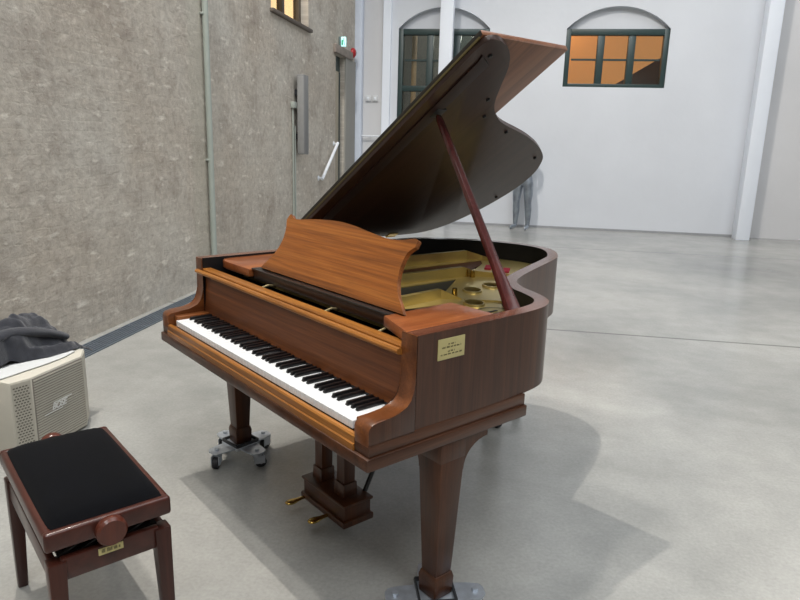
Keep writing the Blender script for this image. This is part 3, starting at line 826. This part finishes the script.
# legs
def leg(cx, cy, side):
    bm = B()
    frustum(bm, cx, cy, .161, .585, .066, .066, .101, .101, .004)
    frustum(bm, cx, cy, .087, .150, .074, .074, .080, .080, .003)
    frustum(bm, cx, cy, .148, .166, .080, .080, .070, .070, .003)
    frustum(bm, cx, cy, .560, .624, .101, .101, .101, .101, .002)
    o = build('leg', bm, W_LEG, P)
    # shaped brackets that tie the leg to the case
    s = -side
    def curve(dx):  # quarter-hollow bracket outline, u outwards from the leg face
        return [(0,.622),(dx,.622),(dx,.600)] + [(dx*(1-math.sin(t))+.0, .600-.085*(1-math.cos(t)) - .0) for t in [PI/2*i/8 for i in range(1,9)]]
    bm = B(); prism(bm, [(cy+.05+u, z) for u, z in curve(.10)], 'X', cx-.045, cx+.045); build('leg_bracket', bm, W_LEG, o)
    bm = B(); prism(bm, [(cx+s*(.05+u), z) for u, z in curve(.085)], 'Y', cy-.045, cy+.045); build('leg_bracket', bm, W_LEG, o)
    return o
leg(.056, .324, -1); leg(1.404, .324, 1)
bm = B(); frustum(bm, .44, 1.655, .161, .60, .066, .066, .101, .101, .004); frustum(bm, .44, 1.655, .087, .166, .078, .078, .078, .078, .003); box(bm, .36, .52, 1.53, 1.68, .60, .702, .004)
build('leg', bm, W_LEG, P)
# pedal lyre
ly = bpy.data.objects.new('pedal_lyre', None); COL.objects.link(ly); ly.parent = P; ly.location = (0,0,0)
bm = B(); box(bm, .632, .916, .315, .436, .082, .156, .003); box(bm, .622, .926, .305, .446, .064, .090, .006); box(bm, .624, .924, .307, .444, .146, .158, .005); build('lyre_box', bm, W_LEG, ly)
for x in (.690, .842):
    bm = B(); frustum(bm, x, .372, .156, .60, .050, .050, .054, .054, .003); frustum(bm, x, .372, .156, .212, .066, .066, .062, .062, .004); box(bm, x-.04, x+.04, .33, .42, .60, .624, .003)
    build('lyre_post', bm, W_LEG, ly)
for x in (.70, .85):
    bm = B(); cyl(bm, (x+.02,.435,.14), (x+.02,.72,.70), .009, .009, 10); build('lyre_brace', bm, M_BLACK, ly)
for x in (.650, .815):
    bm = B()
    sec = [(.33,.007,.005),(.30,.007,.005),(.275,.010,.005),(.255,.016,.006),(.238,.017,.006),(.226,.012,.005),(.221,.006,.003)]
    prev = None
    for (y, hw, ht) in sec:
        z = .074
        r_ = [bm.verts.new((x+a*hw, y, z+b*ht)) for a, b in ((-1,-.6),(1,-.6),(1,.5),(.5,1),(-.5,1),(-1,.5))]
        if prev:
            for k in range(6): bm.faces.new((prev[k], prev[(k+1)%6], r_[(k+1)%6], r_[k]))
        else: bm.faces.new(r_)
        prev = r_
    bm.faces.new(prev[::-1]); build('pedal', bm, M_BRASS, ly, smooth=60)

# ------------------------------------------------------------------ dollies under the piano legs
def to_world(x, y, z=0):
    return (x*math.cos(ANG) - y*math.sin(ANG), x*math.sin(ANG) + y*math.cos(ANG), z)
dl = thing('piano_dolly', 'four-wheeled steel dolly under the bass side front leg', 'dolly', to_world(.056,.324), ANG + math.radians(8), 'steel dollies under the piano legs')
bm = B()
for k in range(4):
    a = k*PI/2; ca, sa = math.cos(a), math.sin(a)
    pts = [(.03,-.046),(.11,-.042),(.148,-.034),(.160,-.016),(.160,.016),(.148,.034),(.11,.042),(.03,.046)]
    prism(bm, [(x*ca-y*sa, x*sa+y*ca) for x, y in pts], 'Z', .074, .080)
box(bm, -.062, .062, -.062, .062, .070, .0845, .003)
build('cross_plate', bm, M_CHROME, dl)
bm = B()
for s in (-1, 1):
    box(bm, s*.058-.003, s*.058+.003, -.058, .058, .082, .098); box(bm, -.058, .058, s*.058-.003, s*.058+.003, .082, .098)
build('leg_cup', bm, M_DARKM, dl)
for k in range(4):
    a = k*PI/2 + .0; cx, cy = .128*math.cos(a), .128*math.sin(a)
    t = a + (1.1, .3, 2.0, .7)[k]; dx, dy = math.cos(t), math.sin(t)
    bm = B(); cyl(bm, (cx,cy,.056), (cx,cy,.0735), .020, .024, 18); cyl(bm, (cx,cy,.080), (cx,cy,.090), .010, .010, 6)
    for s in (-1, 1):
        ox, oy = -dy*s*.017, dx*s*.017
        ps = [(cx+ox-dx*.014, cy+oy-dy*.014), (cx+ox+dx*.034, cy+oy+dy*.034)]
        px, py = -dy*.002, dx*.002
        base = [(ps[0][0]-px,ps[0][1]-py),(ps[1][0]-px,ps[1][1]-py),(ps[1][0]+px,ps[1][1]+py),(ps[0][0]+px,ps[0][1]+py)]
        prism(bm, base, 'Z', .022, .060)
    cs_ = build('caster', bm, M_CHROME, dl)
    bm = B(); wx, wy = cx+dx*.016, cy+dy*.016
    cyl(bm, (wx+dy*.012, wy-dx*.012, .026), (wx-dy*.012, wy+dx*.012, .026), .0258, .0258, 20); build('wheel', bm, M_RUBBER, cs_)
    bm = B(); cyl(bm, (wx+dy*.020, wy-dx*.020, .026), (wx-dy*.020, wy+dx*.020, .026), .007, .007, 10); build('axle', bm, M_CHROME, cs_)
dup(dl, to_world(1.404,.324), ANG + math.radians(57), 'shiny steel dolly under the treble side front leg, cut by frame')
dup(dl, to_world(.44,1.655), ANG + math.radians(47), 'dark dolly under the tail leg, glimpsed below the case')

# ------------------------------------------------------------------ piano bench
bn = thing('piano_bench', 'dark wooden piano bench with black velvet seat', 'bench', (.223,-.880,0), ANG)
HL_, HW_ = .286, .152
bm = B()
for s in (-1, 1):
    box(bm, s*HL_-.016 if s > 0 else -HL_-.010, s*HL_+.010 if s > 0 else -HL_+.016, -HW_-.010, HW_+.010, .435, .490, .010, 3)
    box(bm, -HL_, HL_, s*HW_-.016 if s > 0 else -HW_-.010, s*HW_+.010 if s > 0 else -HW_+.016, .436, .489, .010, 3)
box(bm, -HL_, HL_, -HW_, HW_, .440, .470)
build('seat_frame', bm, W_BENCH, bn)
bm = B(); nx, ny = 24, 16
g = [[None]*(ny+1) for _ in range(nx+1)]
for i in range(nx+1):
    for j in range(ny+1):
        u = -1+2*i/nx; v = -1+2*j/ny
        e = (1-abs(u)**8)*(1-abs(v)**8)
        g[i][j] = bm.verts.new((u*(HL_-.001), v*(HW_+.001), .478 + .036*e**.5 + .016*(1-u*u)*(1-v*v)))
for i in range(nx):
    for j in range(ny): bm.faces.new((g[i][j], g[i+1][j], g[i+1][j+1], g[i][j+1]))
build('seat_cushion', bm, M_VELVET, bn, smooth=80)
bm = B(); box(bm, -.262, .262, -.128, .128, .395, .405)
for s in (-1, 1):
    for a, b in ((-.25,.02),(.02,.25)):
        cyl(bm, (a, s*.115, .40), (b, s*.115, .437), .006, .006, 8); cyl(bm, (b, s*.115, .40), (a, s*.115, .437), .006, .006, 8)
    for a in (-.085, -.03, .03, .085):
        prism(bm, [(a-.045, .403),(a+.035,.437),(a+.045,.437),(a-.03,.403)], 'X', s*.262-.004, s*.262+.004)
cyl(bm, (-.295,0,.43), (.295,0,.43), .006, .006, 10)
build('lift_mechanism', bm, M_INNER, bn)
for s in (-1, 1):
    bm = B(); lathe(bm, (s*.299,-.006,.457), [(.010,-.008*s),(.036,.0),(.040,.006*s),(.040,.022*s),(.034,.030*s),(.01,.032*s)], 'X', 28); build('height_knob', bm, wood('knob_wood', (74,38,29), (90,47,36), (102,56,43), 'Z', .3, .4, streak=.1), bn)
    bm = B(); box(bm, s*.276-.010, s*.276+.010, -.125, .125, .340, .404, .003); build('apron', bm, W_BENCH, bn)
    bm = B(); box(bm, -.26, .26, s*.142-.010, s*.142+.010, .332, .396, .003); build('apron', bm, W_BENCH, bn)
for sx_ in (-1, 1):
    for sy_ in (-1, 1):
        bm = B(); frustum(bm, sx_*.283, sy_*.142, 0, .398, .030, .030, .046, .046, .005, sx_*.270, sy_*.136); build('leg', bm, wood('bench_leg_wood', (50,26,21), (64,33,26), (76,41,32), 'Z', .34, .3, streak=.15), bn)
bm = B(); box(bm, .286, .2885, -.036, .028, .378, .398, .0008); bp_ = build('maker_badge', bm, M_PLAQ, bn)
bm = B(); words(bm, .2885, -.028, .020, .384, .008, 9); build('badge_lettering', bm, M_INK, bp_, smooth=0)

# ------------------------------------------------------------------ loudspeaker on the floor
lsz = .386
sp_ = thing('loudspeaker', 'cream loudspeaker with slatted grille standing on floor by wall', 'speaker', (-.83,.19,0))
ox, oy = .83, -.19
FR = [(-.700,-.072),(-.662,.018),(-.640,.345),(-.700,.452)]
poly = FR + [(-1.00,.40),(-1.00,-.03)]
pl = [(x+ox, y+oy) for x, y in poly]
bm = B(); prism(bm, pl, 'Z', .012, lsz, .006); build('cabinet', bm, M_SPK, sp_)
def panel(a, b, inset, z0, z1, depth, m, name, slats=None, holes_=False):
    a = Vector((a[0]+ox, a[1]+oy)); b = Vector((b[0]+ox, b[1]+oy)); t = (b-a).normalized(); nrm = Vector((t.y, -t.x)); L_ = (b-a).length
    def bx(bm, u0, u1, d0, d1, za, zb2):
        ps = [a+t*u0+nrm*d0, a+t*u1+nrm*d0, a+t*u1+nrm*d1, a+t*u0+nrm*d1]
        prism(bm, [tuple(p) for p in ps], 'Z', za, zb2)
    bm = B(); bx(bm, inset, L_-inset, -.004, depth, z0, z1); o = build(name, bm, m, sp_, smooth=0)
    if slats:
        bm = B(); k = z0 + .006
        while k < z1-.008:
            bx(bm, inset+.004, L_-inset-.004, depth-.0005, depth+.003, k, k+slats*.55); k += slats
        build('grille_slat', bm, M_GRILL, o, smooth=0)
    if holes_:
        bm = B(); r_ = 0; k = z0+.010
        while k < z1-.012:
            u = inset + .006 + (.007 if r_ % 2 else 0)
            while u < L_-inset-.012:
                bx(bm, u, u+.009, depth-.0005, depth+.0006, k, k+.006); u += .014
            k += .013; r_ += 1
        build('grille_perforation', bm, M_GRILLD, o, smooth=0)
    return o, a, t, nrm, L_
panel(FR[0], FR[1], .006, .03, lsz-.010, .002, M_GRILL, 'side_grille', holes_=True)
panel(FR[2], FR[3], .006, .03, lsz-.010, .002, M_GRILL, 'side_grille')
gr, ga, gt, gn, gL = panel(FR[1], FR[2], .003, .03, lsz-.010, .003, mat('grille_shadow_grey', (138,132,124), .7), 'front_grille', slats=.0125)
# badge lettering
def text_mesh(s, size, ext):
    cu = bpy.data.curves.new('t', 'FONT'); cu.body = s; cu.size = size; cu.extrude = ext; cu.shear = .35; cu.align_x = 'CENTER'; cu.align_y = 'CENTER'; cu.offset = size*.02; cu.space_character = .92
    o = bpy.data.objects.new('t', cu); COL.objects.link(o); bpy.context.view_layer.update()
    me = bpy.data.meshes.new_from_object(o.evaluated_get(bpy.context.evaluated_depsgraph_get()))
    bpy.data.objects.remove(o); bpy.data.curves.remove(cu); return me
me = text_mesh('BOSE', .042, .0012); me.name = 'brand_badge'
bmx = bmesh.new(); bmx.from_mesh(me)
for x0, x1, z0 in ((-.035,.085,.0185),(-.095,.02,-.0225)):   # the long slanted strokes of the badge
    prism(bmx, [(x0,z0),(x1,z0),(x1+.002,z0+.004),(x0+.002,z0+.004)], 'Z', -.0012, .0012)
ctr = ga + gt*(gL*.44) + gn*.008
M4 = Matrix(((gt.x, 0, gn.x, ctr.x), (gt.y, 0, gn.y, ctr.y), (0, 1, 0, .20), (0,0,0,1)))
bmesh.ops.transform(bmx, matrix=M4, verts=bmx.verts[:])
bpy.data.meshes.remove(me)
build('brand_badge', bmx, M_LOGO, gr)
bm = B(); 
for (x, y) in ((-.72,.0),(-.72,.38),(-.96,.36),(-.96,.01)): cyl(bm, (x+ox,y+oy,0), (x+ox,y+oy,.014), .016, .016, 12)
build('rubber_foot', bm, M_RUBBER, sp_)

# ------------------------------------------------------------------ cloth and jacket on the loudspeaker
import mathutils
def nz(x, y, z=0.): return mathutils.noise.noise(Vector((x, y, z)))
def sheet(name, x0, x1, y0, y1, nx, ny, hf, m, th, edge):
    bm = B(); T = []; Bo = []
    for i in range(nx+1):
        rt, rb = [], []
        for j in range(ny+1):
            u = i/nx; v = j/ny
            x, y, z = hf(u, v)
            rt.append(bm.verts.new((x, y, z+th))); rb.append(bm.verts.new((x, y, z if edge else lsz+.001)))
        T.append(rt); Bo.append(rb)
    for i in range(nx):
        for j in range(ny):
            bm.faces.new((T[i][j], T[i+1][j], T[i+1][j+1], T[i][j+1])); bm.faces.new((Bo[i][j+1], Bo[i+1][j+1], Bo[i+1][j], Bo[i][j]))
    for j in range(ny):
        bm.faces.new((T[0][j+1], Bo[0][j+1], Bo[0][j], T[0][j])); bm.faces.new((T[nx][j], Bo[nx][j], Bo[nx][j+1], T[nx][j+1]))
    for i in range(nx):
        bm.faces.new((T[i][0], Bo[i][0], Bo[i+1][0], T[i+1][0])); bm.faces.new((T[i+1][ny], Bo[i+1][ny], Bo[i][ny], T[i][ny]))
    return build(name, bm, m, smooth=70)
def wf(u, v):
    y = -.05 + .44*v
    fx = interp([(-.06,-.76),(.05,-.735),(.2,-.700),(.3,-.690),(.40,-.700)], y) - .006
    x = -.98 + (fx+.98)*u
    return (x, y, lsz + .0035 + .004*abs(nz(x*9, y*7)) + .012*max(0, math.sin(v*6.5+u*2))*(1-u)**.5*min(1, (1-v)*4))
ws = sheet('white_cloth', 0,0,0,0, 20, 30, wf, M_WHITE, .003, True)
tag(ws, 'white folded cloth lying on loudspeaker beneath the jacket', 'cloth')

jk = thing('jacket', 'crumpled charcoal grey jacket heaped on the cream loudspeaker', 'jacket', (-.86,.22,lsz))
RIDGES = [  # (x,y,h) start, (x,y,h) end, width towards the front, width towards the back
    ((-.97,-.12,.10), (-.95,.27,.205), .085, .07), ((-.95,.27,.205), (-.95,.43,.175), .08, .06), ((-.95,.43,.175), (-.92,.54,.05), .06, .05),
    ((-.90,-.05,.12), (-.86,.20,.150), .045, .10), ((-.86,.20,.150), (-.88,.42,.105), .05, .09), ((-.88,.42,.105), (-.86,.53,.03), .05, .06),
    ((-.86,.07,.065), (-.79,.24,.060), .030, .06), ((-.79,.24,.060), (-.745,.40,.040), .030, .06), ((-.745,.40,.040), (-.73,.50,.0), .03, .05),
    ((-.91,.10,.165), (-.86,.34,.135), .022, .05), ((-1.00,.30,.17), (-.90,.50,.10), .035, .05)]
def front_x(y):
    return interp([(-.30,-.90),(.0,-.865),(.12,-.845),(.20,-.80),(.28,-.745),(.38,-.722),(.60,-.715)], y)
def interp2(a, b, t): return a + (b-a)*t
def jf(u, v):
    y = -.26 + .80*v
    fx = front_x(y) + .012*nz(y*14, 3.3) + .006*nz(y*40, 1.3)
    x = -1.06 + (fx + 1.06)*u
    h = .016
    px = x + .018*nz(x*11, y*9, 1.7); py = y + .03*nz(x*9, y*10, 4.2)
    for (a, b2, wf_, wb2) in RIDGES:
        dx, dy = b2[0]-a[0], b2[1]-a[1]; L2 = dx*dx+dy*dy
        t = ((px-a[0])*dx + (py-a[1])*dy)/L2; tc = max(0, min(1, t))
        ex, ey = px-(a[0]+dx*tc), py-(a[1]+dy*tc)
        dist = math.hypot(ex, ey); ww = wf_ if ex > 0 else wb2
        h = max(h, interp2(a[2], b2[2], tc)*math.exp(-(dist/ww)**2*.8))
    # small creases running with the folds
    cr = abs(math.sin((x*1.6 - y*.55)*38 + 5*nz(x*7, y*6, 2.2)))
    h += .012*(cr**.6 - .5)*min(1, h/.06) + .006*nz(x*26, y*26)
    h *= min(1, (1-u)*9 + .28) * min(1, u*5 + .1)
    z = h
    if y > .45: z -= (y-.45)*.55
    return (x, y, max(z, .012) if y < .455 else z + .012)
bm = B()
NX, NY = 60, 100
T = [[None]*(NY+1) for _ in range(NX+1)]
for i in range(NX+1):
    for j in range(NY+1):
        x, y, z = jf(i/NX, j/NY); T[i][j] = (x+.86, y-.22, z)
tv = [[bm.verts.new(p) for p in r_] for r_ in T]
bv = [[bm.verts.new((p[0], p[1], max(.010, p[2]-.010) if p[1] < .235 else p[2]-.010)) for p in r_] for r_ in T]
for i in range(NX):
    for j in range(NY):
        bm.faces.new((tv[i][j], tv[i+1][j], tv[i+1][j+1], tv[i][j+1])); bm.faces.new((bv[i][j+1], bv[i+1][j+1], bv[i+1][j], bv[i][j]))
for j in range(NY):
    bm.faces.new((tv[0][j+1], bv[0][j+1], bv[0][j], tv[0][j])); bm.faces.new((tv[NX][j], bv[NX][j], bv[NX][j+1], tv[NX][j+1]))
for i in range(NX):
    bm.faces.new((tv[i][0], bv[i][0], bv[i+1][0], tv[i+1][0])); bm.faces.new((tv[i+1][NY], bv[i+1][NY], bv[i][NY], tv[i][NY]))
build('jacket_body', bm, M_JACKET, jk, smooth=80)
def sleeve(path, radii, flat):
    bm = B(); prev = None; seg = 16
    sp = smooth_curve(path, 5); rs = []
    for k in range(len(sp)):
        t = k/(len(sp)-1)*(len(radii)-1); a = int(min(t, len(radii)-2)); rs.append(radii[a] + (radii[a+1]-radii[a])*(t-a))
    for k, (p, r) in enumerate(zip(sp, rs)):
        p = Vector(p); q0 = Vector(sp[max(0,k-1)]); q1 = Vector(sp[min(len(sp)-1,k+1)]); d = (q1-q0).normalized()
        side = d.cross(Vector((0,0,1))).normalized(); up = side.cross(d)
        ring = []
        for s in range(seg):
            t = 2*PI*s/seg; w = 1 + .14*nz(p.x*30+math.cos(t), p.y*30+math.sin(t), k*.7)
            ring.append(bm.verts.new(p + side*math.cos(t)*r*w + up*math.sin(t)*r*flat*w))
        if prev:
            for s in range(seg): bm.faces.new((prev[s], prev[(s+1)%seg], ring[(s+1)%seg], ring[s]))
        else: bm.faces.new(ring[::-1])
        prev = ring
    bm.faces.new(prev); return build('sleeve', bm, M_JACKET, jk, smooth=80)
sleeve([(-.06,-.20,.115),(-.03,-.06,.145),(.0,.06,.125),(.015,.18,.085),(.03,.27,.045)], [.035,.04,.04,.036,.03], .6)

# ------------------------------------------------------------------ light
def area(name, loc, rot, sx, sy, power, col):
    l = bpy.data.lights.new(name, 'AREA'); l.shape = 'RECTANGLE'; l.size = sx; l.size_y = sy; l.energy = power; l.color = col
    o = bpy.data.objects.new(name, l); COL.objects.link(o); o.location = loc; o.rotation_euler = rot; return o
area('skylight_daylight', (4.2, 2.5, 11.3), (0,0,0), 6, 9, 560, (.93,.97,1.0))
area('front_fill', (3.4, -6.3, 11.0), (math.radians(38),0,0), 8, 4, 960, (.95,.98,1.0))  # added fill from high in front, lifts the niches and keyboard; no skylight there
area('side_fill', (12.7, 3.0, 7.5), (0,math.radians(80),0), 4, 9, 220, (.95,.98,1.0))  # added fill from the right to brighten the brick wall; no window there
def spot(name, loc, target, power, angle, radius, col, blend=.4):
    l = bpy.data.lights.new(name, 'SPOT'); l.energy = power; l.spot_size = math.radians(angle); l.spot_blend = blend; l.shadow_soft_size = radius; l.color = col
    o = bpy.data.objects.new(name, l); COL.objects.link(o); o.location = loc
    o.rotation_euler = (Vector(target)-Vector(loc)).to_track_quat('-Z', 'Y').to_euler(); return o
spot('hall_floodlight', (-1.03,.56,10.58), (2.6,1.9,0), 1900, 110, .06, (1.0,.94,.86))
spot('hall_floodlight_second', (-1.2,-.6,10.5), (2.4,.9,0), 1150, 110, .22, (1.0,.95,.88))
def point(name, loc, p, col, r=.15):
    l = bpy.data.lights.new(name, 'POINT'); l.energy = p; l.color = col; l.shadow_soft_size = r
    o = bpy.data.objects.new(name, l); COL.objects.link(o); o.location = loc
point('warm_room_lamp', (2.2, HY1+1.5, 3.85), 9, (1.0,.66,.32))
point('dim_room_lamp', (.5, HY1+1.2, 3.6), 20, (.95,1.0,.95))
w = bpy.data.worlds.new('world'); SC.world = w; w.use_nodes = True
w.node_tree.nodes['Background'].inputs[0].default_value = (.8,.86,1,1); w.node_tree.nodes['Background'].inputs[1].default_value = .02

# ------------------------------------------------------------------ camera
cam = bpy.data.cameras.new('camera'); co = bpy.data.objects.new('camera', cam); COL.objects.link(co)
cam.sensor_width = 36; cam.sensor_fit = 'HORIZONTAL'; cam.lens = 658.128*36/800; cam.clip_start = .05
def cam_axes():
    yaw, pit, rol = math.radians(-49.860321455789126) , math.radians(13.463015235471062), math.radians(1.6426654344592204)
    fw = Vector((math.sin(yaw)*math.cos(pit), math.cos(yaw)*math.cos(pit), -math.sin(pit)))
    r = Vector((math.cos(yaw), -math.sin(yaw), 0)); u = r.cross(fw)
    R = r*math.cos(rol) + u*math.sin(rol); U = -r*math.sin(rol) + u*math.cos(rol)
    return R, U, fw
R_, U_, F_ = cam_axes()
pos = Vector((2.70708827, -.956022301, 1.47004290))
M3 = Matrix(((R_.x,U_.x,-F_.x),(R_.y,U_.y,-F_.y),(R_.z,U_.z,-F_.z)))
co.matrix_world = Matrix.Rotation(ANG, 4, 'Z') @ (Matrix.Translation(pos) @ M3.to_4x4())
SC.camera = co
SC.view_settings.view_transform = 'Standard'; SC.view_settings.look = 'None'; SC.view_settings.gamma = 1; SC.view_settings.exposure = -0.04
SC.view_settings.use_curve_mapping = False
SC.cycles.use_denoising = True
SC.cycles.max_bounces = 8
